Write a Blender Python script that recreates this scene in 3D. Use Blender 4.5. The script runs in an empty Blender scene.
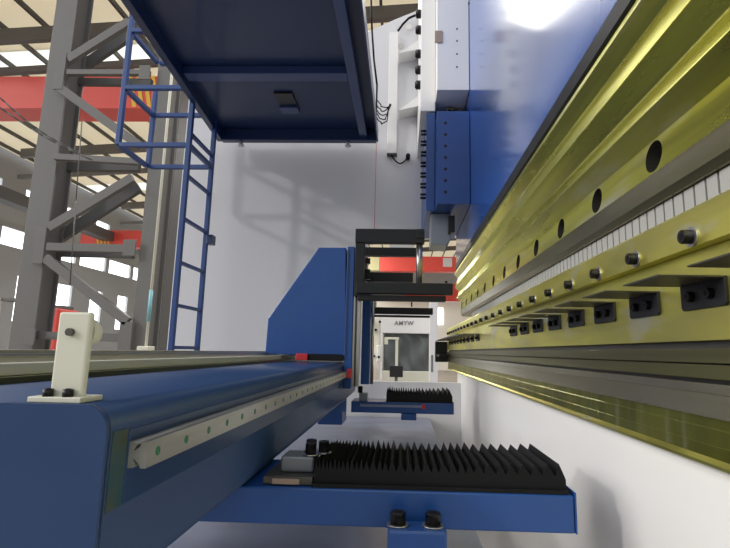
import bpy, bmesh, math, random
from mathutils import Vector, Matrix
random.seed(7)
SC = bpy.context.scene
COL = SC.collection
# ------------------------------------------------------------------ camera
F = 488.5; CX, CY = 385.0, 274.0
Yc = Vector((17, -78, -F)).normalized()
Zc = Vector((60, 3072, -F)); Zc = (Zc - Yc*Zc.dot(Yc)).normalized()
Xc = Yc.cross(Zc)
R = Matrix((Xc, Yc, Zc))
def at(px, py, Y):
    d = R @ Vector((px-CX, CY-py, -F))
    return d * (Y/d.y)
cam = bpy.data.cameras.new('camera'); co = bpy.data.objects.new('camera', cam); COL.objects.link(co)
co.matrix_world = R.to_4x4()
cam.sensor_width = 36; cam.lens = 36*F/730; cam.shift_x = -20/730
cam.clip_start = .02; cam.clip_end = 300
SC.camera = co
FLOOR = -1.05
# ------------------------------------------------------------------ materials
def mat(name, col, rough=.5, metal=0, coat=0, noise=None, bump=0, emit=None, estr=0, trans=0, spec=.5):
    """noise=(colour2, scale xyz, contrast lo, hi)"""
    m = bpy.data.materials.new(name); m.use_nodes = True
    nt = m.node_tree; N = nt.nodes; L = nt.links; b = N['Principled BSDF']
    b.inputs['Base Color'].default_value = (*col, 1)
    b.inputs['Roughness'].default_value = rough; b.inputs['Metallic'].default_value = metal
    b.inputs['Coat Weight'].default_value = coat; b.inputs['Coat Roughness'].default_value = .12
    b.inputs['Specular IOR Level'].default_value = spec
    if emit:
        b.inputs['Emission Color'].default_value = (*emit, 1); b.inputs['Emission Strength'].default_value = estr
    if trans: b.inputs['Transmission Weight'].default_value = trans
    if noise or bump:
        tc = N.new('ShaderNodeTexCoord'); mp = N.new('ShaderNodeMapping')
        L.new(tc.outputs['Object'], mp.inputs[0])
        sc = noise[1] if noise else (20, 20, 20)
        mp.inputs['Scale'].default_value = sc
        nz = N.new('ShaderNodeTexNoise'); nz.inputs['Scale'].default_value = 1; nz.inputs['Detail'].default_value = 5
        L.new(mp.outputs[0], nz.inputs[0])
        if noise:
            r = N.new('ShaderNodeValToRGB')
            r.color_ramp.elements[0].position = noise[2]; r.color_ramp.elements[1].position = noise[3]
            r.color_ramp.elements[0].color = (*col, 1); r.color_ramp.elements[1].color = (*noise[0], 1)
            L.new(nz.outputs['Fac'], r.inputs[0]); L.new(r.outputs[0], b.inputs['Base Color'])
        if bump:
            bp = N.new('ShaderNodeBump'); bp.inputs['Strength'].default_value = bump; bp.inputs['Distance'].default_value = .01
            L.new(nz.outputs['Fac'], bp.inputs['Height']); L.new(bp.outputs[0], b.inputs['Normal'])
    return m
def gold(name, s1, s2, c1, c2, c3, rough=.33, metal=.95):
    m = mat(name, c1, rough, metal)
    nt = m.node_tree; N = nt.nodes; L = nt.links; b = N['Principled BSDF']
    tc = N.new('ShaderNodeTexCoord')
    def nz(s, det=5, off=0):
        mp = N.new('ShaderNodeMapping'); mp.inputs['Scale'].default_value = s; mp.inputs['Location'].default_value = (off, off, off)
        n = N.new('ShaderNodeTexNoise'); n.inputs['Scale'].default_value = 1; n.inputs['Detail'].default_value = det
        L.new(tc.outputs['Object'], mp.inputs[0]); L.new(mp.outputs[0], n.inputs[0]); return n
    a = nz(s1); c = nz(s2, 6, 3.1)
    r1 = N.new('ShaderNodeValToRGB'); r1.color_ramp.elements[0].position = .38; r1.color_ramp.elements[1].position = .62
    r1.color_ramp.elements[0].color = (*c1, 1); r1.color_ramp.elements[1].color = (*c2, 1)
    L.new(a.outputs['Fac'], r1.inputs[0])
    r2 = N.new('ShaderNodeValToRGB'); r2.color_ramp.elements[0].position = .56; r2.color_ramp.elements[1].position = .72
    r2.color_ramp.elements[0].color = (0, 0, 0, 1); r2.color_ramp.elements[1].color = (1, 1, 1, 1)
    L.new(c.outputs['Fac'], r2.inputs[0])
    mx = N.new('ShaderNodeMix'); mx.data_type = 'RGBA'
    L.new(r2.outputs[0], mx.inputs['Factor']); L.new(r1.outputs[0], mx.inputs['A']); mx.inputs['B'].default_value = (*c3, 1)
    L.new(mx.outputs['Result'], b.inputs['Base Color'])
    mr = N.new('ShaderNodeMapRange'); mr.inputs['To Min'].default_value = rough-.1; mr.inputs['To Max'].default_value = rough+.15
    L.new(c.outputs['Fac'], mr.inputs['Value']); L.new(mr.outputs[0], b.inputs['Roughness'])
    bp = N.new('ShaderNodeBump'); bp.inputs['Strength'].default_value = .12; bp.inputs['Distance'].default_value = .004
    L.new(a.outputs['Fac'], bp.inputs['Height']); L.new(bp.outputs[0], b.inputs['Normal'])
    return m
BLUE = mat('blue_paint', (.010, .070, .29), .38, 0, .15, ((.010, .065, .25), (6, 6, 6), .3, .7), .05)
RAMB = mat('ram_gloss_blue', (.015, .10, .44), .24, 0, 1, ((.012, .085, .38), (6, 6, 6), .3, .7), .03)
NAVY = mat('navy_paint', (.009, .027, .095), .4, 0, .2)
LADB = mat('ladder_blue', (.018, .06, .21), .45)
BEAMB = mat('beam_blue_paint', (.034, .064, .15), .30, 0, 0, ((.024, .052, .13), (5, 1.5, 5), .3, .7), .06, spec=.22)
WHITE = mat('white_paint', (.66, .655, .67), .38, 0, .15)
WHITE2 = mat('warm_white_paint', (.80, .79, .77), .35, 0, .2)
BLACK = mat('black_anodised', (.013, .014, .016), .48, spec=.35)
RUBBER = mat('black_bellows', (.005, .005, .006), .6, spec=.25)
BOLT = mat('black_oxide', (.015, .015, .016), .35, .6)
STEEL = mat('steel', (.45, .44, .42), .28, .9)
RAIL = mat('rail_steel', (.46, .45, .41), .34, .6, 0, ((.30, .28, .24), (9, 3, 30), .4, .75))
DARKST = mat('dark_steel', (.10, .095, .085), .4, .7)
GREEN = mat('green_plug', (.03, .16, .09), .5)
TEAL = mat('teal_primer', (.012, .065, .09), .55, 0, 0, ((.045, .06, .04), (50, 50, 20), .4, .65), .2)
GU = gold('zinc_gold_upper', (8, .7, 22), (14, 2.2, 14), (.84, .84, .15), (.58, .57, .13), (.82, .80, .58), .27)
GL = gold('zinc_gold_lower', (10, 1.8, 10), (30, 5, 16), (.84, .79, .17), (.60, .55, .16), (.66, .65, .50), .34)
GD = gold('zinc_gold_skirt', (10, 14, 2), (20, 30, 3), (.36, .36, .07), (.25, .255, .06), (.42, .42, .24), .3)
OLIVE = mat('olive_steel', (.20, .195, .085), .3, .8, 0, ((.13, .125, .06), (5, 1, 30), .35, .65))
BRONZE = mat('grey_bronze_steel', (.28, .255, .18), .27, .85, 0, ((.19, .18, .10), (5, .8, 30), .35, .65))
CONC = mat('concrete', (.30, .26, .22), .6, 0, 0, ((.22, .195, .17), (2, 2, 2), .3, .7))
LAV = mat('grey_lavender_sheet', (.25, .28, .39), .32, .3, .2, ((.19, .21, .29), (4, 7, 4), .35, .7))
SGREY = mat('structural_grey', (.135, .13, .122), .6)
SGREYD = mat('structural_grey_dark', (.085, .083, .08), .6)
CREAMP = mat('cream_plastic', (.62, .61, .50), .4)
TRED = mat('crane_red', (.72, .075, .055), .45)
YELG = mat('faded_yellow', (.45, .42, .22), .6)
YEL = mat('hazard_yellow', (.8, .5, .03), .5)
TARP = mat('grey_tarpaulin', (.10, .11, .11), .55)
SCRN = mat('monitor_black', (.01, .01, .012), .3)
GLASSW = mat('lit_glass', (.9, .93, .95), .3, emit=(.95, .98, 1), estr=3.0)
SIDING = mat('wall_siding', (.36, .37, .38), .7)
CREAMW = mat('cream_facade', (.80, .77, .68), .7)
LETTER = mat('grey_lettering', (.22, .22, .23), .6)
SCALEW = mat('segment_white', (.40, .40, .39), .4, .1)
GREYBL = mat('grey_block', (.22, .24, .27), .35, .5)
TAN = mat('tan_steel', (.36, .27, .21), .5, .3)
REDP = mat('red_slider', (.55, .03, .04), .4)
def roofmat(name, c, tr, tint, extra=0):
    m = bpy.data.materials.new(name); m.use_nodes = True
    N = m.node_tree.nodes; L = m.node_tree.links; out = N['Material Output']; N.remove(N['Principled BSDF'])
    d = N.new('ShaderNodeBsdfDiffuse'); d.inputs[0].default_value = (*c, 1)
    t = N.new('ShaderNodeBsdfTranslucent'); t.inputs[0].default_value = (*tint, 1)
    x = N.new('ShaderNodeMixShader'); x.inputs[0].default_value = tr
    L.new(d.outputs[0], x.inputs[1]); L.new(t.outputs[0], x.inputs[2]); L.new(x.outputs[0], out.inputs[0]); return m
ROOF = roofmat('roof_sheet', (.80, .76, .66), .6, (.92, .86, .72))
SKYL = roofmat('skylight_sheet', (.9, .9, .85), .9, (1, 1, .95))
# ------------------------------------------------------------------ mesh helper
ORG = {}
class MB:
    def __init__(s): s.v = []; s.f = []; s.mi = []; s.sm = []
    def add(s, vs, fs, m=0, smooth=False):
        n = len(s.v); s.v += [tuple(v) for v in vs]
        for f in fs: s.f.append([n+i for i in f]); s.mi.append(m); s.sm.append(smooth)
        return s
    def box(s, x0, x1, y0, y1, z0, z1, m=0):
        x0, x1 = min(x0, x1), max(x0, x1); y0, y1 = min(y0, y1), max(y0, y1); z0, z1 = min(z0, z1), max(z0, z1)
        vs = [(x, y, z) for z in (z0, z1) for y in (y0, y1) for x in (x0, x1)]
        return s.add(vs, [(0, 2, 3, 1), (4, 5, 7, 6), (0, 1, 5, 4), (2, 6, 7, 3), (0, 4, 6, 2), (1, 3, 7, 5)], m)
    def prism(s, poly, axis, a, b, m=0, mcap=None, smooth=False):
        n = len(poly)
        def P(u, w, t): return {'x': (t, u, w), 'y': (u, t, w), 'z': (u, w, t)}[axis]
        vs = [P(u, w, a) for u, w in poly] + [P(u, w, b) for u, w in poly]
        s.add(vs, [(i, (i+1) % n, n+(i+1) % n, n+i) for i in range(n)], m, smooth)
        s.add(vs, [tuple(range(n)), tuple(range(2*n-1, n-1, -1))], m if mcap is None else mcap)
        return s
    def cyl(s, p0, p1, r, n=16, m=0, r1=None, smooth=True):
        p0, p1 = Vector(p0), Vector(p1); d = (p1-p0).normalized()
        u = d.orthogonal().normalized(); w = d.cross(u); r1 = r if r1 is None else r1
        vs = [p0+(u*math.cos(t)+w*math.sin(t))*r for t in [2*math.pi*i/n for i in range(n)]]
        vs += [p1+(u*math.cos(t)+w*math.sin(t))*r1 for t in [2*math.pi*i/n for i in range(n)]]
        s.add(vs, [(i, (i+1) % n, n+(i+1) % n, n+i) for i in range(n)], m, smooth)
        s.add(vs, [tuple(range(n)), tuple(range(2*n-1, n-1, -1))], m); return s
    def bar(s, p0, p1, w, h, m=0, up=(0, 0, 1)):
        p0, p1 = Vector(p0), Vector(p1); d = (p1-p0).normalized(); up = Vector(up)
        if abs(d.dot(up)) > .98: up = Vector((0, 1, 0))
        u = d.cross(up).normalized()*w/2; q = u.cross(d).normalized()*h/2
        vs = [p+a*u+b*q for p in (p0, p1) for a, b in ((-1, -1), (1, -1), (1, 1), (-1, 1))]
        return s.add(vs, [(0, 1, 5, 4), (1, 2, 6, 5), (2, 3, 7, 6), (3, 0, 4, 7), (3, 2, 1, 0), (4, 5, 6, 7)], m)
    def hbeam(s, x0, x1, y0, y1, z0, z1, t=.025):  # column with flanges facing +-x
        s.box(x0, x0+t, y0, y1, z0, z1); s.box(x1-t, x1, y0, y1, z0, z1)
        s.box(x0+t, x1-t, (y0+y1)/2-t/2, (y0+y1)/2+t/2, z0, z1); return s
    def tube(s, pts, r, n=8, m=0):
        pts = [Vector(p) for p in pts]
        for a, b in zip(pts, pts[1:]): s.cyl(a, b, r, n, m)
        for p in pts[1:-1]: s.sph(p, r, m)
        return s
    def sph(s, c, r, m=0, n=8):
        c = Vector(c); vs = []
        for i in range(n+1):
            a = math.pi*i/n
            for j in range(n*2): b = math.pi*j/n; vs.append(c+Vector((math.sin(a)*math.cos(b), math.sin(a)*math.sin(b), math.cos(a)))*r)
        k = n*2
        s.add(vs, [(i*k+j, (i+1)*k+j, (i+1)*k+(j+1) % k, i*k+(j+1) % k) for i in range(n) for j in range(k)], m, True); return s
    def build(s, name, mats, parent=None, bevel=0, seg=2, loc=None):
        if not isinstance(mats, (list, tuple)): mats = [mats]
        if parent is not None: org = ORG[parent.name]
        elif loc is not None: org = Vector(loc)
        else:
            vs = s.v; org = Vector(((min(v[0] for v in vs)+max(v[0] for v in vs))/2, (min(v[1] for v in vs)+max(v[1] for v in vs))/2, min(v[2] for v in vs)))
        me = bpy.data.meshes.new(name)
        me.from_pydata([tuple(Vector(v)-org) for v in s.v], [], s.f)
        for m in mats: me.materials.append(m)
        for p, mi, sm in zip(me.polygons, s.mi, s.sm): p.material_index = mi; p.use_smooth = sm
        bm = bmesh.new(); bm.from_mesh(me); bmesh.ops.remove_doubles(bm, verts=bm.verts, dist=1e-6)
        bmesh.ops.recalc_face_normals(bm, faces=bm.faces); bm.to_mesh(me); bm.free()
        o = bpy.data.objects.new(name, me); COL.objects.link(o)
        if parent is None: o.location = org
        else: o.parent = parent
        ORG[o.name] = org
        if bevel:
            b = o.modifiers.new('bevel', 'BEVEL'); b.width = bevel; b.segments = seg; b.limit_method = 'ANGLE'; b.angle_limit = math.radians(50)
        return o
def thing(name, label, cat, loc, group=None):
    o = bpy.data.objects.new(name, None); COL.objects.link(o); o.location = loc; o.empty_display_size = .1
    o['label'] = label; o['category'] = cat
    if group: o['group'] = group
    ORG[o.name] = Vector(loc); return o
def tag(o, label, cat, group=None):
    o['label'] = label; o['category'] = cat
    if group: o['group'] = group
    return o
def struct(o): o['kind'] = 'structure'; return o
def dup(o, off, parent=None):
    c = o.copy(); COL.objects.link(c)
    if parent is not None: c.parent = parent
    if off is not None: c.location = o.location + Vector(off)
    ORG[c.name] = ORG[o.name]
    for ch in [k for k in bpy.data.objects if k.parent == o]: dup(ch, None, c)
    return c
def hexbolt(p, axis, r, h, name='bolt', parent=None, m=None, washer=None):
    """socket head cap screw pointing along axis from p"""
    p = Vector(p); a = Vector(axis); b = MB()
    if washer: b.cyl(p, p+a*.003, r*1.45, 20, 1)
    b.cyl(p+a*(.003 if washer else 0), p+a*h*.92, r, 20); b.cyl(p+a*h*.92, p+a*h, r, 20, 0, r*.9)
    b.cyl(p+a*h, p+a*(h+.0006), r*.5, 6, 2, smooth=False)
    return b.build(name, [m or BOLT, STEEL, RUBBER], parent)

# ================================================================== PRESS BRAKE: LOWER BEAM
Y0 = -.3
lb = thing('lower_press_beam', 'long gold and olive steel lower beam with white body and a row of black brackets', 'press brake table', (.6, 2, FLOOR))
MB().box(.455, .85, Y0, 4.1, FLOOR, -.1515).build('body', WHITE2, lb, .004)
# gold block with cap screws
top = [(.425, .216), (.430, .221), (.50, .221), (.50, .161), (.425, .161)]
MB().prism(top, 'y', Y0, 4.7).build('upper_rail', GL, lb)
MB().box(.446, .52, Y0, 4.9, .0255, .1605).build('bracket_face', GL, lb)
g = MB(); g.box(.46, .52, Y0, 4.9, -.045, .025)
g.build('groove_backing', DARKST, lb)
MB().box(.440, .47, Y0, 4.9, -.0075, .0135).build('rail_strip', OLIVE, lb, .001)
MB().box(.440, .47, Y0, 4.9, -.030, -.0095).build('rail_strip', OLIVE, lb, .001)
MB().prism([(.437, -.0835), (.447, -.052), (.447, -.0505), (.449, -.037), (.50, -.037), (.50, -.0835)], 'y', Y0, 4.9).build('rail_strip', BRONZE, lb)
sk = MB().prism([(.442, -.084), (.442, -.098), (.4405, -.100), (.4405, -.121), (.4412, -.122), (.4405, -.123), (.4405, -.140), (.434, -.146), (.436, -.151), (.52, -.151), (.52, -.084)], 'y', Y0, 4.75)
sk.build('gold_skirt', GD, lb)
MB().prism([(.4400, -.1395), (.4325, -.1455), (.434, -.1508), (.4400, -.1508)], 'y', Y0, 4.75).build('lit_skirt_edge', GL, lb)  # brighter gold than the skirt: light caught by the bevel, put into the colour
# small bolts
b0 = hexbolt((.425, .371, .1755), (-1, 0, 0), .0105, .017, 'cap_screw', lb, washer=True)
for k in range(1, 25): dup(b0, (0, .173*k, 0), lb)
# L brackets with two socket screws each
def bracket(y):
    b = MB(); b.prism([(y, .076), (y, .113), (y+.108, .113), (y+.108, .076), (y+.104, .072), (y+.004, .072)], 'x', .441, .446)
    o = b.build('bracket', BLACK, lb, .0008)
    MB().box(.352, .4405, y, y+.108, .1105, .113).build('flange', DARKST, o, .0005)
    for q in (.03, .078): hexbolt((.441, y+q, .0915), (-1, 0, 0), .008, .009, 'socket_screw', o)
    return o
br = bracket(.502)
for k in range(1, 9): dup(br, (0, .178*k, 0), lb)
for k in range(9): dup(br, (0, 2.36+.21*k, 0), lb)
MB().box(.33, .425, 3.1, 4.9, .1145, .119).build('ledge_plate', STEEL, lb)
MB().box(.33, .45, 4.9, 4.98, -.09, .11).box(.34, .44, 4.55, 4.9, -.035, -.015).build('end_bracket', BLACK, lb)

# die segments in the gap
seg = MB(); y = .1
seg.box(.474, .50, 0, 3.3, .222, .2735, 1)
while y < 3.28:
    seg.box(.464, .476, y, y+.0255, .222, .2725); y += .0305
tag(seg.build('segmented_die', [SCALEW, SGREYD], None), 'row of narrow pale steel segments between the gold upper tool and lower beam', 'die')

# ================================================================== RAM AND UPPER TOOL
ram = thing('press_ram', 'glossy blue press ram carrying stepped gold tooling with round holes', 'press brake ram', (.6, 1.8, .27))
MB().box(.407, .85, Y0, 3.72, .673, 2.6).build('ram_plate', RAMB, ram, .003)
MB().prism([(.412, .627), (.402, .632), (.402, .672), (.80, .672), (.80, .627)], 'y', Y0, 3.735).build('black_strip', BLACK, ram)
def arc(a, b, bulge, n=6):
    a, b = Vector(a), Vector(b); d = b-a; nrm = Vector((-d.y, d.x)); r = []
    for i in range(n+1):
        t = i/n; p = a+d*t+nrm*bulge*4*t*(1-t); r.append((p.x, p.y))
    return r
low = [(.447, .3855), (.410, .411), (.411, .414), (.432, .460), (.431, .464), (.398, .496), (.399, .499), (.422, .563), (.421, .568), (.394, .594), (.395, .597), (.408, .6265)]
low += [(.80, .6265), (.80, .3855)]
MB().prism(low, 'y', Y0, 3.735).build('stepped_holder', GU, ram, .0012)
# hole face with real round holes
def holeface():
    bm = bmesh.new(); YS, YE = Y0, 3.735
    zb, zt, xb, xt = .322, .385, .442, .447
    b = MB(); hs = [.071+.258*k for k in range(15)]; zc = (zb+zt)/2; rz = .0285; ry = .0290
    edge = YS
    def xz(z): return xb+(xt-xb)*(z-zb)/(zt-zb)
    for i, h in enumerate(hs):
        if h-.0325 < YS or h > YE-.03: continue
        y0, y1 = h-.032, h+.032
        b.add([(xz(zb), edge, zb), (xz(zb), y0, zb), (xz(zt), y0, zt), (xz(zt), edge, zt)], [(0, 1, 2, 3)])
        n = 24; ring = []; out = []
        for k in range(n):
            a = 2*math.pi*(k+.5)/n; ring.append((h+ry*math.cos(a), zc+rz*math.sin(a)))
            c, s_ = math.cos(a), math.sin(a); q = 1/max(abs(c)/.032, abs(s_)/((zt-zb)/2)); yy = h+c*q; zz = (zb+zt)/2+s_*q
            out.append((yy, zz))
        vs = [(xz(z), y, z) for y, z in out]+[(xz(z), y, z) for y, z in ring]+[(xz(z)+.045, y, z) for y, z in ring]
        b.add(vs, [(k, (k+1) % n, n+(k+1) % n, n+k) for k in range(n)])
        b.add(vs, [(n+k, n+(k+1) % n, 2*n+(k+1) % n, 2*n+k) for k in range(n)], 1)
        b.add(vs, [tuple(range(2*n, 3*n))], 2)
        # corners
        for sy in (-1, 1):
            for sz, zz in ((-1, zb), (1, zt)):
                cands = [p for p in out if abs(p[1]-zz) < 1e-6 and (p[0]-h)*sy > 0]; ce = max(cands, key=lambda p: (p[0]-h)*sy)
                cand2 = [p for p in out if abs(p[0]-(h+sy*.032)) < 1e-6 and (p[1]-(zb+zt)/2)*sz > 0]; cf = max(cand2, key=lambda p: (p[1]-(zb+zt)/2)*sz)
                b.add([(xz(ce[1]), ce[0], ce[1]), (xz(zz), h+sy*.032, zz), (xz(cf[1]), cf[0], cf[1])], [(0, 1, 2)])
        edge = y1
    b.add([(xz(zb), edge, zb), (xz(zb), YE, zb), (xz(zt), YE, zt), (xz(zt), edge, zt)], [(0, 1, 2, 3)])
    b.box(.50, .78, YS, YE, zb, zt); b.box(.445, .50, YE-.003, YE, zb, zt)
    return b
holeface().build('punch_holder', [GU, DARKST, RUBBER], ram)
MB().prism([(.456, .274), (.446, .285), (.441, .3215), (.70, .3215), (.52, .274)], 'y', Y0, 3.735).build('punch_tip', BRONZE, ram)
for k in range(8):
    yk = .95+.42*k
    MB().cyl((.4405, yk, .348), (.447, yk, .348), .0035, 8).build('stud_hole', BOLT, ram) if False else None

# ================================================================== SIDE FRAME (white C frame plate)
YF = 3.85
sf = thing('side_frame', 'large white painted steel side frame plate with a rectangular throat opening', 'machine frame', (-.8, YF, FLOOR))
def pz(px, py, Y=YF): p = at(px, py, Y); return (p.x, p.z)
thx0 = pz(366, 300)[0]; thz1 = pz(390, 241)[1]; thz0 = pz(410, 382)[1]; rx = pz(424, 215)[0]; lx = pz(166, 357)[0]
poly = [(lx, FLOOR), (lx, 3.1), (pz(330, -5)[0], 3.1), pz(368, 32), pz(396, 19), pz(424, 8), pz(462, 2), pz(462, 140), (rx, pz(424, 170)[1]), (rx, thz1), (thx0, thz1), (thx0, thz0), (.454, thz0), (.454, FLOOR)]
MB().prism(poly, 'y', YF, YF+.07).build('frame_plate', WHITE, sf)
def sx(x, z=None): return x
# ================================================================== BACKGAUGE CROSSBEAM
cb = thing('backgauge_crossbeam', 'thick blue crossbeam with rounded edges and a steel guide rail down its side', 'machine beam', (-.5, 2, -.277))
def rrect(x0, x1, z0, z1, r, n=6):
    p = []
    for cx, cz, a0 in ((x1-r, z1-r, 0), (x0+r, z1-r, 90), (x0+r, z0+r, 180), (x1-r, z0+r, 270)):
        for i in range(n+1): a = math.radians(a0+90*i/n); p.append((cx+r*math.cos(a), cz+r*math.sin(a)))
    return p
XB = -.30
MB().prism(rrect(-.72, XB, -.270, -.060, .027), 'y', .515, 3.25, smooth=True).build('beam_body', BEAMB, cb)
MB().prism(rrect(-.7202, XB+.0004, -.2702, -.0598, .0272), 'y', .506, .5145, smooth=True).build('end_plate', BEAMB, cb)
MB().prism(rrect(-.719, XB-.0008, -.269, -.061, .0265), 'y', .5142, .516, smooth=True).build('weld_seam', DARKST, cb)
MB().box(XB, XB+.0012, .518, .547, -.168, -.088).build('unpainted_patch', TEAL, cb)
# guide rail: grooved profile with counterbored holes
rp = [(XB, -.0905), (XB, -.122), (XB+.010, -.122), (XB+.012, -.119), (XB+.008, -.113), (XB+.008, -.110), (XB+.016, -.1215), (XB+.020, -.1215), (XB+.020, -.0905), (XB+.016, -.0905), (XB+.008, -.102), (XB+.008, -.099), (XB+.012, -.094), (XB+.010, -.0905)]
MB().box(XB, XB+.002, .548, 3.2, -.168, -.090).build('mounting_pad', BEAMB, cb, .0008)
XR = XB+.002
rail = MB().prism([(XR, -.103), (XR, -.131), (XR+.005, -.131), (XR+.009, -.128), (XR+.006, -.123), (XR+.006, -.121), (XR+.012, -.126), (XR+.014, -.131), (XR+.020, -.131), (XR+.020, -.103), (XR+.014, -.103), (XR+.012, -.108), (XR+.006, -.113), (XR+.006, -.111), (XR+.009, -.106), (XR+.005, -.103)], 'y', .550, 3.2).build('guide_rail', RAIL, cb)
h0 = MB().cyl((XR+.0195, .575, -.117), (XR+.0206, .575, -.117), .0052, 14, 0).build('rail_hole', BOLT, rail)
h0.data.materials[0] = GREEN
for k in range(1, 34): dup(h0, (0, .075*k, 0), rail)
# rear rail + covers on top
MB().box(-.70, -.60, .53, 3.2, -.060, -.050).build('rear_cover_strip', OLIVE, cb)
MB().box(-.655, -.628, .53, 3.2, -.050, -.030).build('rear_guide_rail', CREAMP, cb, .002)
MB().box(-.80, -.70, .53, 3.2, -.060, -.016).build('rear_tray', STEEL, cb, .003)
MB().box(-.79, -.715, .56, 3.1, -.016, -.010).build('rear_tray_cover', RAIL, cb)

# roller bracket on the beam
yb = .525
p0 = at(46, 398, yb); p1 = at(89, 312, yb)
rb = thing('roller_bracket', 'cream white plate bracket holding a roller on the near end of the crossbeam', 'roller bracket', (p0.x, yb, -.052))
MB().box(p0.x, p1.x, yb+.004, yb+.013, -.058, p1.z).build('plate', CREAMP, rb, .0025)
MB().box(at(33, 400, yb).x, at(86, 400, yb).x, yb-.009, yb+.03, -.0598, -.054).build('foot', CREAMP, rb, .001)
pb = at(69, 332, yb)
MB().cyl((pb.x, yb+.0035, pb.z), (pb.x, yb-.001, pb.z), .0042, 14).build('pivot_pin', DARKST, rb)
xr = at(91, 330, yb+.025).x-.004
MB().cyl((xr, yb+.016, pb.z), (xr, yb+.030, pb.z), .0155, 28).cyl((xr, yb+.018, pb.z), (xr, yb+.028, pb.z), .0165, 28).build('roller', CREAMP, rb, .001)
for px in (47, 67):
    q = at(px, 396, yb-.003); hexbolt((q.x, yb-.002, -.054), (0, 0, 1), .0053, .008, 'bolt', rb)

# ================================================================== CARRIAGE ON THE BEAM
YC = 2.55
cr = thing('carriage', 'blue trapezoid steel carriage standing on the crossbeam with a vertical rail column', 'machine carriage', (-.45, YC, -.05))
pl = [pz(318.5, 247.5, YC), pz(346, 247.5, YC), pz(346, 357, YC), pz(265, 354, YC), pz(268, 318, YC)]
MB().prism(pl, 'y', YC, YC+.35).build('housing', BLUE, cr, .004)
cx0 = at(346, 300, YC).x; cx1 = at(353.5, 300, YC).x
zt = at(350, 247, YC).z
MB().box(cx0, cx1, YC-.01, YC+.40, -.19, zt).build('column', BLUE, cr, .003)
MB().box(cx0+.003, cx0+.012, YC-.013, YC-.0095, -.04, zt-.02).build('weld_seam', BEAMB, cr)
cx2 = at(361, 300, YC).x
MB().box(cx1, cx1+.012, YC, YC+.03, -.18, zt-.05).box(cx1+.022, cx2, YC, YC+.03, -.18, zt-.05).build('vertical_rail', STEEL, cr, .002)
MB().box(cx1+.012, cx1+.022, YC+.005, YC+.05, -.18, zt-.05).build('rail_base', DARKST, cr)
cx3 = at(371, 300, 2.9).x
MB().box(cx2-.02, cx3, 2.9, 2.98, -.19, .35).build('rear_column', BLUE, cr, .003)
MB().cyl((cx3+.012, 2.94, -.19), (cx3+.012, 2.94, .3), .009).build('spindle', STEEL, cr)
pr0 = at(300, 358, YC-.02); pr1 = at(316, 352, YC-.02)
MB().box(pr0.x-.02, pr0.x+.04, YC-.03, YC+.1, -.052, -.018).build('slide_block', REDP, cr, .003)
MB().box(pr0.x+.045, cx0-.01, YC-.02, YC+.1, -.052, -.018).build('slide_block', BOLT, cr, .003)
MB().box(XB+.023, XB+.045, YC-.05, YC+.12, -.135, -.09).build('slide_block', REDP, cr, .003)

# ================================================================== GAUGE FINGER FRAMES (black)
def B(mb, px0, py0, px1, py1, Y, d):
    a = at(px0, py0, Y); b = at(px1, py1, Y); mb.box(a.x, b.x, Y, Y+d, b.z, a.z); return mb
gf = thing('backgauge_finger', 'black open rectangular gauge frame with a long arm and a chrome guide rod', 'gauge frame', (-.1, 2.5, at(360, 302, 2.5).z))
YG = 2.5
B(MB(), 355.5, 228.5, 424.5, 243, YG, .05).build('top_bar', BLACK, gf, .003)
B(MB(), 355.5, 243, 363.5, 296, YG, .05).build('side_plate', BLACK, gf, .002)
B(MB(), 356, 282, 453, 294.5, YG-.02, .06).build('lower_arm', BLACK, gf, .003)
B(MB(), 357.5, 294.7, 446, 301.5, YG, .05).build('lower_bar', BLACK, gf, .003)
a = at(419.5, 242, YG+.03); b = at(419.5, 284, YG+.03)
MB().cyl(a, (a.x, a.y, b.z), .017, 16).build('guide_rod', STEEL, gf)
B(MB(), 416.5, 229, 424.3, 238, YG-.006, .006).build('rod_cap', BLACK, gf, .001)
q = at(421.5, 233, YG-.007); MB().cyl(q, q+Vector((0, -.002, 0)), .007, 12).build('screw', BOLT, gf)
B(MB(), 362, 247, 417, 256, YG+.25, .05).build('rear_top_bar', BLACK, gf, .003)
B(MB(), 363, 272, 413, 281.8, YG+.25, .05).build('rear_lower_bar', BLACK, gf, .003)
B(MB(), 363.5, 256, 367, 282, YG+.25, .06).build('rear_side_plate', STEEL, gf, .002)
for py in (260, 271, 276): B(MB(), 365, py-2, 370, py+3, YG+.15, .04).build('clamp', BOLT, gf, .001)
B(MB(), 445, 281, 447.5, 283, YG, .01).build('stop_screw', BOLT, gf)
# second gauge further along
g2 = thing('backgauge_finger', 'smaller black gauge arm hanging behind and below the larger black frame', 'gauge arm', (-.05, 3.0, at(370, 317, 3.0).z))
B(MB(), 368.5, 307, 433, 314.5, 3.0, .05).build('arm', BLACK, g2, .003)
B(MB(), 369.5, 314.6, 430, 317.5, 3.01, .05).build('lower_bar', BLACK, g2, .002)
B(MB(), 367, 301, 376, 306.9, 2.981, .08).build('clamp', CREAMP, g2, .002)
B(MB(), 411, 301.5, 412.4, 306.9, 3.02, .01).build('stud', BOLT, g2)
B(MB(), 371, 303, 374, 305, 3.005, .01).build('screw', BOLT, g2)

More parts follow.
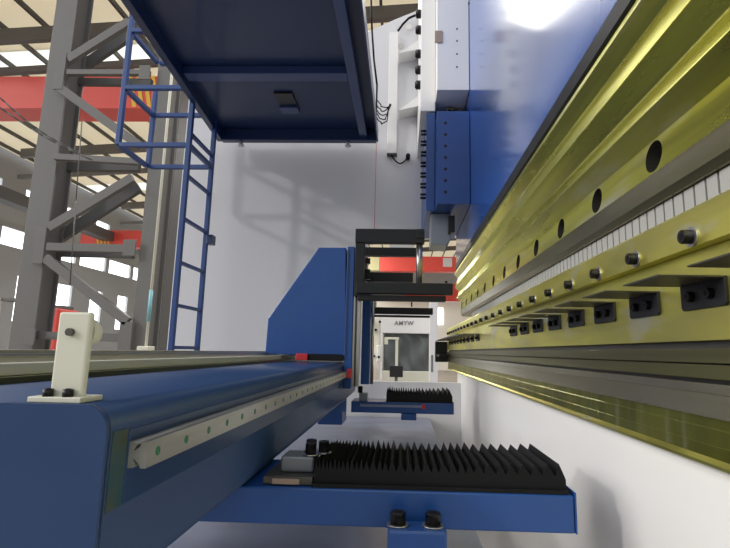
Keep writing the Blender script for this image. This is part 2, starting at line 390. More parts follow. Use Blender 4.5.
# ================================================================== SUPPORT ARMS WITH BELLOWS
def arm(name, label, Y, x0, x1, zt, h, d, bx0, bx1, bh, n, sc=1):
    t = thing(name, label, 'support arm', ((x0+x1)/2, Y+d/2, zt-h), 'blue support arms under the crossbeam')
    MB().box(x0, x1-.004, Y, Y+d, zt-h, zt).build('arm_beam', BLUE, t, .004)
    MB().box(x1-.0035, x1, Y-.001, Y+d, zt-h, zt+.006*sc).build('end_plate', BLUE, t, .001)
    # pleats closer together at the left, opened at the right
    ws = [(.45+1.15*(i/n)**1.3)*(1+.25*random.uniform(-1, 1)) for i in range(n)]; S = sum(ws)
    poly = [(bx0, zt+.0005)]; x = bx0
    top = []
    for i, w in enumerate(ws):
        w = w/S*(bx1-bx0); pk = bh*(.92+.12*random.random()); lean = .5-.12*(i/n)
        top.append((x, zt+bh*.60)); top.append((x+w*lean, zt+pk)); x += w
    top.append((bx1, zt+bh*.5))
    b = MB()
    m = [(bx0, zt+.0005)]+top+[(bx1, zt+.0005)]
    # front face as separate quads strip (avoid big ngon)
    for (xa, za), (xb, zb_) in zip(top, top[1:]):
        b.add([(xa, Y+.012, za), (xb, Y+.012, zb_), (xb, Y+d-.012, zb_), (xa, Y+d-.012, za)], [(0, 1, 2, 3)])
        for yy in (Y+.012, Y+d-.012): b.add([(xa, yy, za), (xb, yy, zb_), (xb, yy, zt+.001), (xa, yy, zt+.001)], [(0, 1, 2, 3)])
    b.add([(bx0, Y+.012, zt+.001), (bx1, Y+.012, zt+.001), (bx1, Y+d-.012, zt+.001), (bx0, Y+d-.012, zt+.001)], [(0, 1, 2, 3)])
    b.add([(bx0, Y+.012, zt+.001), (bx0, Y+d-.012, zt+.001), (bx0, Y+d-.012, top[0][1]), (bx0, Y+.012, top[0][1])], [(0, 1, 2, 3)])
    b.add([(bx1, Y+.012, zt+.001), (bx1, Y+d-.012, zt+.001), (bx1, Y+d-.012, top[-1][1]), (bx1, Y+.012, top[-1][1])], [(0, 1, 2, 3)])
    b.build('bellows', RUBBER, t)
    MB().box(bx0-.003, bx1+.003, Y+.004, Y+.012, zt+.0003, zt+.008).build('bellows_frame', RUBBER, t)
    return t
a1 = arm('support_arm', 'near blue support arm topped with a long row of black pleated bellows', 1.02, -.62, .343, -.2705, .070, .25, at(313, 480, 1.02).x, .328, .054, 34)
xs0 = at(262, 482, 1.03).x; xs1 = at(312, 482, 1.03).x
MB().box(xs0, xs1, 1.035, 1.22, -.270, -.254).build('slide_plate', DARKST, a1, .002)
MB().box(xs0+.02, xs0+.075, 1.030, 1.0345, -.268, -.257).build('nameplate', TAN, a1, .001)
MB().box(xs1-.075, xs1-.005, 1.07, 1.14, -.2539, -.222).build('clamp_block', GREYBL, a1, .004)
for px, py, yy in ((311, 447, 1.085), (324, 447, 1.11), (312, 432, 1.125)):
    q = at(px, py, yy); hexbolt((q.x, yy, -.2215), (0, 0, 1), .0115, .026, 'cap_screw', a1, washer=True)
ZL = at(415, 526, .975).z
MB().box(-.022, .086, 1.005, 1.25, -.42, -.341).box(-.022, .086, .945, 1.0045, -.42, ZL).build('foot_block', BLUE, a1, .004)
for px in (398, 433):
    q = at(px, 520, .975); hexbolt((q.x, .978, ZL), (0, 0, 1), .0145, .024, 'hold_down_bolt', a1, washer=True)
a2 = arm('support_arm', 'far blue support arm with black bellows in front of the white side frame', 3.0, -.30, .312, -.297, .064, .22, -.09, .305, .078, 22)
q = at(362, 392, 2.99)
MB().box(q.x-.02, q.x+.03, 3.02, 3.1, -.296, -.25).build('clamp_block', GREYBL, a2, .003)
MB().box(-.0, .09, 2.97, 3.2, -.395, -.3615).build('foot_block', BLUE, a2, .003)
q = at(360, 388, 3.03); hexbolt((q.x, 3.05, -.25), (0, 0, 1), .015, .04, 'cap_screw', a2)
qa, qb = at(360, 402, 2.98), at(422, 404, 2.98)
MB().box(qa.x, qb.x, 2.992, 2.9995, -.325, -.312).build('scale_strip', LAV, a2)
MB().box(qb.x, qb.x+.02, 2.98, 2.9995, -.330, -.305).build('scale_tip', REDP, a2)
qa, qb = at(318, 413, 2.7), at(342, 425, 2.7)
MB().prism([(qa.x, qb.z), (qb.x, qb.z), (qb.x, -.271), (qa.x, -.271)], 'y', 2.7, 2.9).build('hanger_block', BLUE, cb, .003)

# base plate
MB_ = MB().box(-1.3, .212, 1.27, 3.84, -.51, -.49)
bp = thing('base_plate', 'flat grey-lavender steel sheet lying low beneath the blue support arms', 'steel plate', (-.5, 2.6, FLOOR))
MB_.build('sheet', LAV, bp, .002)
MB().box(.17, .20, 1.3, 3.8, -.62, -.511).build('edge_rail', WHITE2, bp)
for (x, y) in ((-1.2, 1.4), (.16, 1.4), (-1.2, 3.7), (.16, 3.7)): MB().box(x-.04, x+.04, y-.04, y+.04, FLOOR, -.511).build('leg', WHITE2, bp)

# ================================================================== OVERHEAD CABINET
hz = at(300, 141, 3.7).z
xL = at(217, 138, 3.7).x; xR = at(378, 143, 3.7).x; YN = -.6
oc = thing('overhead_platform', 'dark blue steel platform overhead, seen from below with its ribs and rim', 'platform', ((xL+xR)/2, 2.6, hz))
k_ = at(120, 0, 1.0); t_ = hz/k_.z; sl = (k_.x*t_-xL)/(3.7-t_)   # the left edge tapers in towards the near end
def xe(y): return xL+sl*(3.7-y)
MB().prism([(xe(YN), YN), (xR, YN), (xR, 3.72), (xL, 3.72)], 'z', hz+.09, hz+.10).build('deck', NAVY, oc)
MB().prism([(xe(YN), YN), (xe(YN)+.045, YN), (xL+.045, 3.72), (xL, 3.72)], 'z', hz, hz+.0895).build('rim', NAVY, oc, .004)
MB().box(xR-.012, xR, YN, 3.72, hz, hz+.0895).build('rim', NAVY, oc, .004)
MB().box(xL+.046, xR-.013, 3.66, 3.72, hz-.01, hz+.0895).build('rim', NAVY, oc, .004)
RIBM = mat('rib_blue', (.028, .055, .17), .35, 0, .3)
for yk in (-.3, .75, 1.75, 2.79): MB().box(xe(yk)+.05, xR-.15, yk, yk+.09, hz+.035, hz+.0895).build('cross_rib', RIBM, oc, .004)
MB().box(xR-.145, xR-.085, YN, 3.655, hz+.015, hz+.0895).build('long_rib', RIBM, oc, .004)
q = at(295, 106, 3.2); MB().box(q.x-.13, q.x+.0, 3.1, 3.26, hz+.075, hz+.0895).build('hatch', SCRN, oc)
MB().box(q.x-.13, q.x, 3.27, 3.36, hz+.06, hz+.0895).build('hatch_flap', RIBM, oc)
for px in (241, 348):
    q = at(px, 146, 3.70); MB().cyl((q.x, 3.70, hz-.01), (q.x, 3.70, hz-.05), .014, 10).cyl((q.x, 3.70, hz-.035), (q.x, 3.70, hz-.045), .024, 10).build('hanging_bolt', WHITE2, oc)
# loose cables at its right edge
cbm = MB()
for k in range(5):
    pts = []
    for i in range(9):
        t = i/8; px = 377+14*t+random.uniform(-1.5, 1.5); py = 100+7*k*.6-8*t*(k-1)*.5+9*math.sin(math.pi*t)*(.6+.2*k)
        pts.append(at(px, py, 3.72+.05*t))
    cbm.tube(pts, .0045, 6)
cbm.tube([at(371, -5, 3.5), at(372, 30, 3.55), at(374, 60, 3.6), at(377, 85, 3.7), at(376, 120, 3.7)], .008, 6)
tag(cbm.build('cable_bundle', RUBBER), 'tangle of black cables between the dark blue platform and the white cable duct', 'cable')
rw = MB(); p = at(376.4, 143, 3.78); p2 = at(374.4, 229, 3.78)
rw.cyl(p, p2, .0022, 6)
tag(rw.build('red_rope', REDP), 'thin red rope hanging down the white side frame from the platform corner', 'rope')

# ================================================================== LADDER WITH SIDE CAGE
YA, YB = 3.1, 3.5
lx0 = at(170.5, 356, YA).x
ld = thing('ladder', 'blue square-tube ladder with a guard cage fixed to the white side frame', 'ladder', (lx0, YA, at(170, 356, YA).z))
zb = at(170, 357, YA).z; zA = at(190, 60, YA).z
w = .032
def vbar(x, y, z0, z1, nm='stile'): MB().box(x-w/2, x+w/2, y-w/2, y+w/2, z0, z1).build(nm, LADB, ld, .003)
vbar(lx0, YA, zb, zA); vbar(lx0, YB, FLOOR+.6, at(213, 110, YB).z)
rz = zb-.0
ys = [353.5, 311, 268, 224, 181, 139, 94.5]
for py in ys[:-1]:
    z = at(178, py-6, YA).z
    MB().box(lx0-w*.4, lx0+w*.4, YA+w/2, YB-w/2, z-.011, z+.011).build('rung', LADB, ld, .002)
xa = at(118, 146, YA).x
zt_ = [at(119, 145, YA).z, at(125, 88, YA).z, at(130, 31, YA).z]
vbar(xa, YA, zt_[0], at(131, 12, YA).z, 'cage_post'); vbar(xa, YB, zt_[0], zA, 'cage_post')
for z in zt_:
    MB().box(xa+w/2, lx0-w/2 if z != zt_[2] else lx0-.05, YA-w/2, YA+w/2, z-w/2, z+w/2).build('cage_rail', LADB, ld, .003)
    MB().box(xa+w/2, lx0-w/2, YB-w/2, YB+w/2, z-w/2, z+w/2).build('cage_rail', LADB, ld, .003)
    MB().box(xa-w/2, xa+w/2, YA+w/2, YB-w/2, z-w/2, z+w/2).build('cage_rail', LADB, ld, .003)
    MB().box(lx0-w/2, lx0+w/2, YA+w/2, YB-w/2, z-w/2+.001, z+w/2).build('cage_rail', LADB, ld, .003)
q = at(214, 240, YB)
MB().box(lx0+w/2, lx0+.06, YB-.03, YB+.04, q.z-.035, q.z+.035).build('wall_bracket', NAVY, ld, .003)

# ================================================================== UPPER RIGHT: WHITE CYLINDER HOUSING, BLUE BOX
yH = 2.9
hx0 = at(437, 100, yH).x; hx1 = .4055
zc_ = at(450, 90, yH).z; zc2 = at(450, 111, yH).z; zb2 = at(450, 204, yH).z
wh = thing('cylinder_housing', 'white steel housing block above the blue manifold box with black plugs on its edge', 'machine housing', (.3, 3.2, zc_))
MB().box(hx0, hx1, yH, 3.84, zc_, 3.0).build('housing', WHITE2, wh, .003)
yW = 3.05; wx0 = at(421, 60, yW).x
MB().box(wx0, hx0-.001, yW, 3.84, at(430, 111, yW).z, 3.0).build('side_plate', WHITE2, wh, .003)
MB().box(hx0+.02, hx1, yH+.35, 3.83, zc2, zc_).build('dark_valve_recess', SCRN, wh)
for k in range(6):
    p = [at(440+random.uniform(0, 28), 92+random.uniform(2, 16), yH+.2+.1*random.random()) for _ in range(3)]
    p = [Vector((max(v.x, hx0+.03) if v.x < .38 else .38, v.y, min(max(v.z, zc2+.02), zc_-.02))) for v in p]
    MB().tube(p, .012, 8).build('hose', [GREYBL, RUBBER, OLIVE][k % 3], wh)
q = at(438.5, 36.5, yH-.006); MB().box(q.x-.024, q.x+.026, yH-.006, yH-.0005, q.z-.043, q.z+.043).build('hinge_plate', TAN, wh, .002)
for py in (29, 41, 54, 67): q = at(457, py, yH); MB().cyl(q+Vector((0, -.001, 0)), q+Vector((0, .002, 0)), .006, 10).build('screw', BOLT, wh)
q = at(470, 3.5, yH); MB().cyl(q+Vector((0, -.002, 0)), q+Vector((0, .002, 0)), .013, 12).build('screw', BOLT, wh)
for py in (14, 30, 54, 70, 85):
    q = at(421, py, yW+.08)
    MB().cyl((wx0, q.y, q.z), (wx0-.032, q.y, q.z), .030, 16).cyl((wx0-.032, q.y, q.z), (wx0-.038, q.y, q.z), .022, 16).build('plug', BOLT, wh)
for (ya, yb_) in ((40, 53), (96, 110)):
    a = at(421, ya, 3.7); b = at(421, yb_-4, 3.7); c = at(399, yb_, 3.7)
    MB().prism([(wx0, a.z), (wx0, b.z), (c.x, c.z)], 'y', 3.70, YF-.001).build('gusset', WHITE2, wh)
bb = thing('manifold_box', 'blue rectangular manifold box with a column of dark holes, below the white housing', 'manifold', (.3, 3.2, zb2))
MB().box(hx0, hx1, yH, 3.84, zb2, zc2-.001).build('box', BLUE, bb, .003)
bx0 = at(426, 150, 3.1).x
MB().box(bx0, hx0-.001, 3.05, 3.84, zb2, at(430, 113, 3.05).z).build('side_box', BLUE, bb, .003)
for k in range(8):
    q = at(445.5, 123+11.5*k, yH)
    if q.z > zb2+.02: MB().cyl(q+Vector((0, -.001, 0)), q+Vector((0, .003, 0)), .010, 14).build('bolt_hole', BOLT, bb)
for k in range(7):
    for d in (0, 3.4):
        q = at(425, 131+10.6*k+d, 3.1)
        MB().cyl((bx0, 3.1, q.z), (bx0-.036, 3.1, q.z), .008, 10).build('stud', BOLT, bb)
gb = thing('grey_stop_block', 'grey steel block hanging under the blue manifold box', 'steel block', (.2, 3.1, at(440, 245, 3.1).z))
a = at(431, 205, 3.1); b = at(451, 238, 3.1)
MB().prism([(a.x, zb2-.002), (b.x, zb2-.002), (b.x, b.z), (b.x-.03, b.z-.05), (a.x, b.z-.04)], 'y', 3.1, 3.3).build('block', GREYBL, gb, .003)
MB().box(b.x-.02, b.x+.02, 3.05, 3.099, zb2-.14, zb2-.03).build('sensor', BOLT, gb, .003)

# cable duct and plug on frame
a = at(389.5, 32, YF-.05); b = at(396.5, 153, YF-.05)
cd = thing('cable_duct', 'slim vertical white cable duct on the white side frame', 'cable duct', (a.x, YF, b.z))
MB().box(a.x, b.x, YF-.05, YF-.001, b.z, a.z).build('duct', WHITE2, cd, .004)
MB().box(a.x-.003, b.x+.003, YF-.053, YF-.001, b.z-.012, b.z-.0005).build('end_cap', SGREYD, cd)
pc = MB(); pts = []
for i in range(11):
    t = i/10; pts.append(at(391+17*t, 155+9*math.sin(math.pi*(t*.9+.0))*1.0-1*t, YF-.03))
pc.tube(pts, .006, 8); e = pts[-1]; pc.cyl(e+Vector((0, .028, .0)), e+Vector((0, -.03, 0)), .018, 14)
tag(pc.build('plug_cable', RUBBER), 'short black cable with round plug curving from the bottom of the white duct', 'cable')
pc = MB(); pc.tube([at(398, 31, YF-.03), at(403, 24, YF-.04), at(409, 18, YF-.05), at(416, 15, YF-.06), at(419, 14, YF-.1)], .01, 8)
tag(pc.build('hose_line', RUBBER), 'curved black hose at the top of the white frame beside the duct', 'hose')
for nm, px, py, r, m in (('lifting_hole', 409, 27, .028, WHITE2), ('round_cover', 401, 46, .026, STEEL)):
    q = at(px, py, YF-.004); MB().cyl(q, q+Vector((0, .003, 0)), r, 18).build(nm, m, sf)
q = at(414.5, 237, YF-.02); MB().cyl((q.x-.1, YF+.02, q.z-.06), (q.x-.1, YF-.03, q.z-.06), .10, 28).build('round_boss', WHITE2, sf)

# ================================================================== BUILDING
struct(MB().box(-16, 14, -6, 46, FLOOR-.2, FLOOR).build('floor', CONC))
# left wall with three window bands
wl = MB(); XW = -15.2
zs = [FLOOR, .9, 2.7, 3.75, 4.45, 5.3, 6.2, 7.4]
for i in (0, 2, 4, 6): wl.box(XW-.2, XW, 8, 45, zs[i], zs[i+1])
pier = [8+2.3*k for k in range(17)]
for i in (1, 3, 5):
    for y in pier: wl.box(XW-.2, XW, y, y+(1.35, .3, 1.2)[i//2], zs[i], zs[i+1])
struct(wl.build('wall_left', SIDING))
n = 1
for i in (1, 3, 5):
    struct(MB().box(XW-.14, XW-.12, 8, 45, zs[i], zs[i+1]).build('window_%d' % n, GLASSW)); n += 1
struct(MB().box(-16, 14, 45, 45.2, FLOOR, 7.4).build('wall_far', SIDING))
for x in (-9, -5, 4): struct(MB().box(x, x+2.6, 44.95, 44.99, 1.2, 4).build('window_%d' % n, GLASSW)); n += 1
# roof: sheets along the slope, skylight bands
def rz_(x): return 7.3+.06*(x+14)
rf = MB(); sk_ = MB()
bands = [(7, 11.3, 0), (11.3, 12.3, 1), (12.3, 21, 0), (21, 22, 1), (22, 31, 0), (31, 32.2, 1), (32.2, 46, 0)]
for y0, y1, k in bands:
    (sk_ if k else rf).add([(-15, y0, rz_(-15)), (9, y0, rz_(9)), (9, y1, rz_(9)), (-15, y1, rz_(-15)), (-15, y0, rz_(-15)+.05), (9, y0, rz_(9)+.05), (9, y1, rz_(9)+.05), (-15, y1, rz_(-15)+.05)],
        [(0, 3, 2, 1), (4, 5, 6, 7), (0, 1, 5, 4), (2, 3, 7, 6), (1, 2, 6, 5), (3, 0, 4, 7)])
ce = struct(rf.build('ceiling', ROOF)); struct(sk_.build('window_%d' % n, SKYL)); n += 1
pu = MB()
x = -14.6
while x < 9: pu.bar((x, 7, rz_(x)-.1), (x, 45, rz_(x)-.1), .06, .12); x += 1.0
struct(pu.build('trim_1', SGREYD))
ra = MB()
for y in (10.2, 16.5, 23, 30, 37): ra.bar((-14, y, rz_(-14)-.4), (9, y, rz_(9)-.4), .16, .32); ra.bar((-14, y, rz_(-14)-1.3), (9, y, rz_(9)-1.3), .14, .14)
struct(ra.build('trim_2', SGREY))
# crane runway on left wall
struct(MB().box(-13.2, -12.7, 8, 45, 4.55, 4.95).build('trim_3', SGREYD))

# cranes
def crane(label, Y, x0, x1, z0, z1, hazx=None, plate=None, sign=None):
    t = thing('overhead_crane', label, 'crane', ((x0+x1)/2, Y, z0), 'red overhead cranes in the hall')
    MB().box(x0, x1, Y, Y+.5, z0, z1).build('girder', TRED, t, .02)
    MB().box(x0, x1, Y-.05, Y+.55, z0-.03, z0).build('lower_flange', TRED, t)
    if hazx is not None:
        hz_ = MB()
        for k in range(4): x = hazx+k*.16; hz_.prism([(x, z0), (x+.08, z0), (x-.08+.08*0, z1), (x-.16, z1)], 'y', Y-.012, Y-.001)
        hz_.build('hazard_stripes', YEL, t)
    if sign is not None: MB().box(sign, sign+.5, Y-.02, Y-.002, z0+.25, z0+.75).build('sign_panel', WHITE, t)
    return t
c1 = at(60, 108, 9.3); c2 = at(60, 76, 9.3)
crane('large red crane girder nearest, crossing behind the grey lattice column', 9.3, -12.8, 7, c1.z, c2.z, hazx=at(134, 95, 9.3).x)
c1 = at(100, 246, 20.5); c2 = at(100, 230, 20.5)
crane('middle red crane girder seen low between the lattice column chords', 20.5, -14.2, at(320, 240, 20.5).x, c1.z, c2.z, hazx=at(98, 240, 20.5).x)
c1 = at(430, 271, 27); c2 = at(430, 256.5, 27)
c3 = crane('far red crane girder seen through the throat opening', 27, at(380, 262, 27).x, 9, c1.z, c2.z, sign=at(443, 264, 27).x)
MB().box(at(369, 262, 27).x, at(379.5, 262, 27).x, 27, 27.5, c1.z, c2.z).build('end_carriage', YELG, c3)
c1 = at(450, 301, 40); c2 = at(450, 284, 40)
crane('farthest red crane girder, low behind the black gauge frame', 40, 0, 8, c1.z, c2.z)

# lattice column
lc = thing('lattice_column', 'grey steel lattice column of two chords joined by diagonal braces', 'steel column', (at(70, 350, 6).x, 6, FLOOR))
def chord(px, wpx, Y, m=SGREY, z1=8.0, dep=.32):
    x = at(px, 357, Y).x; x1 = at(px+wpx, 357, Y).x; t = .025; b = MB()
    b.box(x, x1, Y, Y+t, FLOOR, z1); b.box(x, x1, Y+dep-t, Y+dep, FLOOR, z1); b.box(x1-.05-t, x1-.05, Y+t, Y+dep-t, FLOOR, z1)
    b.build('chord', m, lc, .004); return x, x1
c1x, c1x1 = chord(7, 24, 6.0); c2x, c2x1 = chord(129, 15, 6.0)
def mem(p, q, Y, wd, m=SGREY, nm='brace', dpt=.07):
    a = at(*p, Y); b = at(*q, Y)
    MB().bar(a, b, dpt, wd, up=(0, 0, 1) if abs(b.z-a.z) < abs(b.x-a.x)*3 else (1, 0, 0)).build(nm, m, lc, .003)
for (p, q, d) in (((50, 228), (133, 178), 0), ((46, 258), (128, 322), 0), ((69, 60), (130, 22), 0), ((60, 88), (140, 146), 0)):
    mem(p, q, 5.97, .115)
    if p[1] in (228, 60): mem((p[0]+6, p[1]+12), (q[0]+6, q[1]+9), 6.35, .15, SGREYD)
mem((48, 247), (132, 249), 5.97, .10, nm='tie'); mem((48, 252), (134, 254), 6.3, .12, SGREYD, 'tie')
mem((68, 73), (150, 73), 5.97, .07, nm='tie'); mem((66, 82), (152, 83), 6.3, .10, SGREYD, 'tie')
mem((55, 157), (140, 162), 5.97, .08, nm='tie'); mem((55, 167), (140, 167), 6.3, .12, SGREYD, 'tie')
mem((30, 335), (126, 338), 6.1, .10, nm='tie')
mem((128, 322), (124, 358), 5.97, .16, nm='brace')
for px0, py0, px1, py1 in ((54, 54, 68, 90), (33, 228, 48, 264), (24, 329, 37, 345), (139, 66, 151, 80), (123, 240, 137, 256)):
    a = at(px0, py1, 5.955); b = at(px1, py0, 5.955)
    MB().box(a.x, b.x, 5.93, 5.955, a.z, b.z).build('gusset_plate', SGREY, lc, .003)
# single column beyond + pipe
x0 = at(144, 357, 7).x; x1 = at(158, 357, 7).x
tag(MB().hbeam(x0, x1, 7, 7.3, FLOOR, 8.2).box(x0, x1, 6.98, 7.0, FLOOR, 8.2).build('steel_column', SGREYD), 'plain grey steel column between the lattice column and the white side frame', 'steel column')
x0 = at(145, 357, 5.5).x
dp = thing('down_pipe', 'slim pale vertical pipe running beside the lattice column', 'pipe', (x0, 5.5, FLOOR))
MB().cyl((x0, 5.5, FLOOR), (x0, 5.5, 7), .016, 12).build('pipe', CREAMP, dp)
q = at(145, 348, 5.5); MB().box(x0-.07, x0+.07, 5.43, 5.57, q.z-.1, q.z+.02).build('pipe_foot', CREAMP, dp, .01)
q1 = at(146, 290, 5.5); MB().cyl((x0-.0, 5.5, q.z+.3), (x0, 5.5, q1.z), .021, 12).build('coloured_sleeve', mat('pale_blue', (.2, .45, .5), .5), dp)
# cables
for i, (p, q, s) in enumerate((((-5, 93), (78, 152), 6), ((-5, 104), (92, 160), 4))):
    pts = [at(p[0]+(q[0]-p[0])*t/8, p[1]+(q[1]-p[1])*t/8+s*math.sin(math.pi*t/8), 5.2+.3*t/8) for t in range(9)]
    tag(MB().tube(pts, .010, 6).build('slack_cable', SGREYD), ('upper' if i == 0 else 'lower')+' slack dark cable drooping across the lattice column', 'cable')
for i, (px, m, t_) in enumerate(((80, SGREYD, .02),)):
    pts = [at(82, 120, 5), at(76, 200, 5), at(70, 285, 5)]
    tag(MB().tube(pts, .006, 6).build('hanging_wire', m), 'thin wire hanging vertically between the lattice column chords', 'wire')

# clutter in the hall, left
def blk(name, label, cat, px0, py0, px1, py1, Y, d, m, group=None):
    a = at(px0, py1, Y); b = at(px1, py0, Y)
    o = MB().box(a.x, b.x, Y, Y+d, FLOOR, b.z).build(name, m, None, .01)
    tag(o, label, cat, group); return o
rc = thing('red_machine', 'red machine cabinet low behind the near chord of the lattice column', 'machine', (at(44, 350, 8).x, 8.2, FLOOR))
a = at(39, 308, 8); b = at(53, 358, 8)
MB().box(a.x, b.x, 8, 8.5, FLOOR, a.z).build('cabinet', TRED, rc, .02)
MB().box(a.x+.04, a.x+.14, 7.98, 7.999, a.z-.35, a.z-.1).build('panel', SGREYD, rc)
MB().box(a.x+.02, b.x-.02, 8.1, 8.4, a.z, a.z+.06).build('top_cover', SGREYD, rc, .01)
rk = thing('storage_rack', 'pale metal rack standing beyond the lattice column at the left edge', 'rack', (at(3, 350, 9).x, 9.4, FLOOR))
xa_ = at(-8, 350, 9).x; xb_ = at(12, 350, 9).x; zt2 = at(3, 298, 9).z
for x in (xa_, xb_):
    for y in (9, 9.8): MB().box(x-.03, x+.03, y-.03, y+.03, FLOOR, zt2).build('post', WHITE, rk)
for z in (FLOOR+.2, FLOOR+.9, zt2-.05): MB().box(xa_, xb_, 9, 9.8, z, z+.05).build('shelf', SGREY, rk)
# ---------------- second machine through the throat
YM = 8.0
m2 = thing('neighbouring_press', 'white press machine beyond the throat with grey capital letters on its top panel', 'machine', (0, YM, FLOOR))
a = at(372, 312, YM); b = at(436, 334, YM)
MB().box(a.x, b.x, YM, YM+1.2, b.z, a.z).build('top_panel', WHITE2, m2, .01)
c = at(383, 334, YM); d = at(430, 334, YM)
MB().box(a.x, c.x, YM, YM+1.2, FLOOR, b.z).build('side_upright', WHITE2, m2, .01)
MB().box(d.x, b.x, YM, YM+1.2, FLOOR, b.z).build('side_upright', WHITE2, m2, .01)
e = at(400, 371, YM)
MB().box(c.x, d.x, YM, YM+1.2, FLOOR, e.z).build('lower_panel', CREAMP, m2, .01)
tx = bpy.data.curves.new('lettering', 'FONT'); tx.body = 'AMYW'; tx.size = .095; tx.offset = .002; tx.extrude = .003; tx.align_x = 'CENTER'; tx.space_character = 1.1
to = bpy.data.objects.new('lettering', tx); COL.objects.link(to)
bpy.context.view_layer.update(); me = bpy.data.meshes.new_from_object(to.evaluated_get(bpy.context.evaluated_depsgraph_get())); bpy.data.objects.remove(to)
lt = bpy.data.objects.new('lettering', me); COL.objects.link(lt); me.materials.clear(); me.materials.append(LETTER)
lt.parent = m2; q = at(404, 325, YM-.004); lt.location = q-Vector((0, YM, FLOOR)); lt.rotation_euler = (math.pi/2, 0, 0)
ORG[lt.name] = Vector(lt.location)
# tarpaulin curtain with folds
tb = MB(); nx, nz_ = 40, 20; a = at(383, 371, YM+.05); b = at(430, 333, YM+.05)
vs = []
for j in range(nz_+1):
    for i in range(nx+1):
        u, v = i/nx, j/nz_
        yy = YM+.06+.022*math.sin(22*(u+.45*v*v)+2*math.sin(5*v))+.02*math.sin(9*u-6*v)
        vs.append((a.x+.005+(b.x-a.x-.01)*u, yy, a.z+(b.z-a.z)*v))
n0 = (nx+1)
fs = [(j*n0+i, j*n0+i+1, (j+1)*n0+i+1, (j+1)*n0+i) for j in range(nz_) for i in range(nx)]
tb.add(vs, fs, 0, True)
tag(tb.build('tarpaulin', TARP), 'creased dark grey tarpaulin hung across the opening of the white machine', 'tarpaulin')
# control monitor on pedestal
YP = 6.5
pm = thing('control_monitor', 'small black monitor on a stand seen through the throat opening', 'monitor', (at(396, 372, YP).x, YP, FLOOR))
a = at(389.5, 377, YP); b = at(403, 366, YP)
MB().box(a.x, b.x, YP, YP+.04, a.z, b.z).build('screen', SCRN, pm, .004)
MB().box((a.x+b.x)/2-.02, (a.x+b.x)/2+.02, YP+.01, YP+.05, FLOOR, a.z).build('stand', SGREYD, pm)
MB().box((a.x+b.x)/2-.12, (a.x+b.x)/2+.12, YP-.1, YP+.15, FLOOR, FLOOR+.02).build('base', SGREYD, pm)
# pendant arm (white inverted L)
YQ = 7.0
pa = thing('pendant_arm', 'pale inverted-L swing arm in front of the grey tarpaulin', 'swing arm', (at(397, 366, YQ).x, YQ, FLOOR))
a = at(396.5, 366, YQ); b = at(396.5, 339.5, YQ); c = at(384.5, 338.5, YQ)
MB().box(a.x-.02, a.x+.02, YQ, YQ+.05, FLOOR, b.z).build('post', CREAMP, pa, .004)
MB().box(c.x, a.x+.03, YQ-.005, YQ+.055, b.z, b.z+.03).build('boom', CREAMP, pa, .004)
MB().box(c.x, c.x+.05, YQ-.01, YQ+.05, b.z-.07, b.z-.001).build('hook_head', CREAMP, pa, .004)
# hydraulic unit beside
YV = 5.2
hu = thing('valve_unit', 'cream and white valve unit with small dark fittings just inside the throat', 'machine', (at(377, 350, YV).x, YV, FLOOR))
a = at(369, 380, YV); b = at(380, 318, YV)
MB().box(a.x, b.x, YV, YV+.3, FLOOR, b.z).build('cabinet', CREAMW, hu, .005)
a = at(376.5, 362, YV-.03); b = at(381.5, 345, YV-.03)
MB().box(a.x, b.x, YV-.04, YV-.002, a.z, b.z).build('white_tank', WHITE2, hu, .01)
for px, py in ((371, 322), (371, 330), (376, 330), (380, 322), (374, 356), (379, 357)):
    q = at(px, py, YV); MB().cyl((q.x, YV-.001, q.z), (q.x, YV-.045, q.z), .013, 10).build('fitting', BOLT, hu)
q = at(372.5, 371, YV-.01); MB().cyl((q.x, YV-.03, q.z-.12), (q.x, YV-.03, q.z+.05), .014, 10).build('copper_pipe', mat('copper', (.6, .25, .15), .4, .5), hu)
# white box left of throat bottom, pillar right
YR = 6.8
px_ = thing('white_pillar', 'white steel pillar with a slot at the right of the tarpaulin', 'pillar', (at(434, 350, YR).x, YR, FLOOR))
a = at(429.5, 382, YR); b = at(438, 300, YR)
MB().box(a.x, b.x, YR, YR+.2, FLOOR, b.z).build('post', WHITE, px_, .005)
q = at(432, 372, YR); q2 = at(432, 355, YR); MB().box(q.x-.012, q.x+.012, YR-.006, YR-.001, q.z, q2.z).build('slot', SGREY, px_)
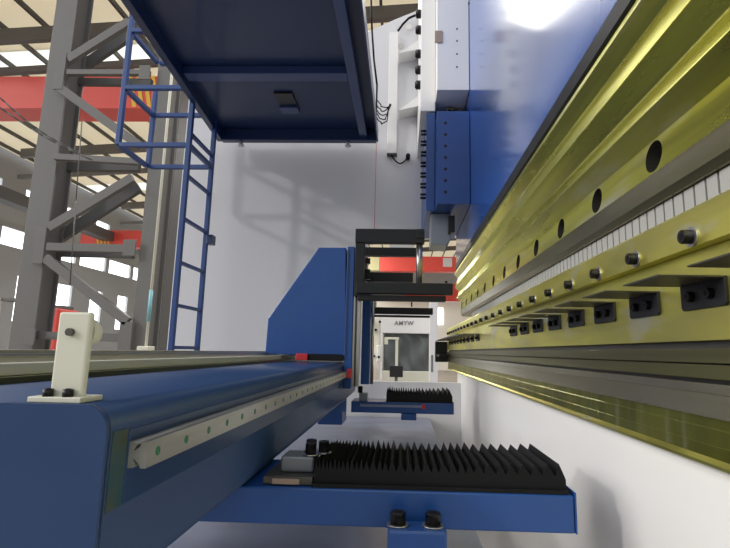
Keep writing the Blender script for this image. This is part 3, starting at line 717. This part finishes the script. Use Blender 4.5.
# bright facade far
a = at(426, 362, 30); b = at(475, 302, 30)
fc = thing('far_office', 'pale partition office in the distance under the far red crane', 'building', (a.x+1.5, 31, FLOOR))
MB().box(at(340, 350, 30).x, b.x+2, 30, 32, FLOOR, b.z).build('wall', CREAMW, fc)
MB().box(at(431, 350, 30).x, at(443, 350, 30).x, 29.95, 29.99, 1.7, 2.7).build('window', GLASSW, fc)

# ================================================================== LIGHT
W = bpy.data.worlds.new('world'); SC.world = W; W.use_nodes = True
nt = W.node_tree; bg = nt.nodes['Background']
N = nt.nodes; L = nt.links
tc = N.new('ShaderNodeTexCoord'); sp = N.new('ShaderNodeSeparateXYZ'); cr_ = N.new('ShaderNodeValToRGB')
L.new(tc.outputs['Generated'], sp.inputs[0]); L.new(sp.outputs['Z'], cr_.inputs[0]); L.new(cr_.outputs[0], bg.inputs[0])
e_ = cr_.color_ramp.elements; e_[0].position = .0; e_[0].color = (.30, .31, .33, 1); e_[1].position = .75; e_[1].color = (.97, .98, 1, 1)
e2 = cr_.color_ramp.elements.new(.3); e2.color = (.62, .64, .67, 1)
bg.inputs[1].default_value = 1.3
def sun(name, e, ang, d, c=(1, .97, .93)):
    l = bpy.data.lights.new(name, 'SUN'); l.energy = e; l.angle = ang; l.color = c
    o = bpy.data.objects.new(name, l); COL.objects.link(o); o.rotation_euler = Vector(d).to_track_quat('Z', 'Y').to_euler()
sun('low_sun', .7, .05, (-.80, -.48, .40))
sun('soft_daylight', 2.1, .8, (-.85, -.12, .42))
for nm, p, e in (('hall_fill_light', (-3, 24, 6.2), 450), ('hall_fill_light', (-3, 14, 6.2), 700), ('hall_fill_light', (-.9, 6.0, 5.0), 80)):  # added fill lights, hidden from view, brightening the hall and neighbouring press
    l = bpy.data.lights.new(nm, 'AREA'); l.shape = 'DISK'; l.size = 2.4 if e == 80 else 1.0; l.energy = e; l.color = (1, .98, .94)
    o = bpy.data.objects.new(nm, l); COL.objects.link(o); o.location = p
SC.view_settings.view_transform = 'Standard'; SC.view_settings.look = 'None'
SC.view_settings.exposure = 0; SC.view_settings.gamma = 1; SC.view_settings.use_curve_mapping = False
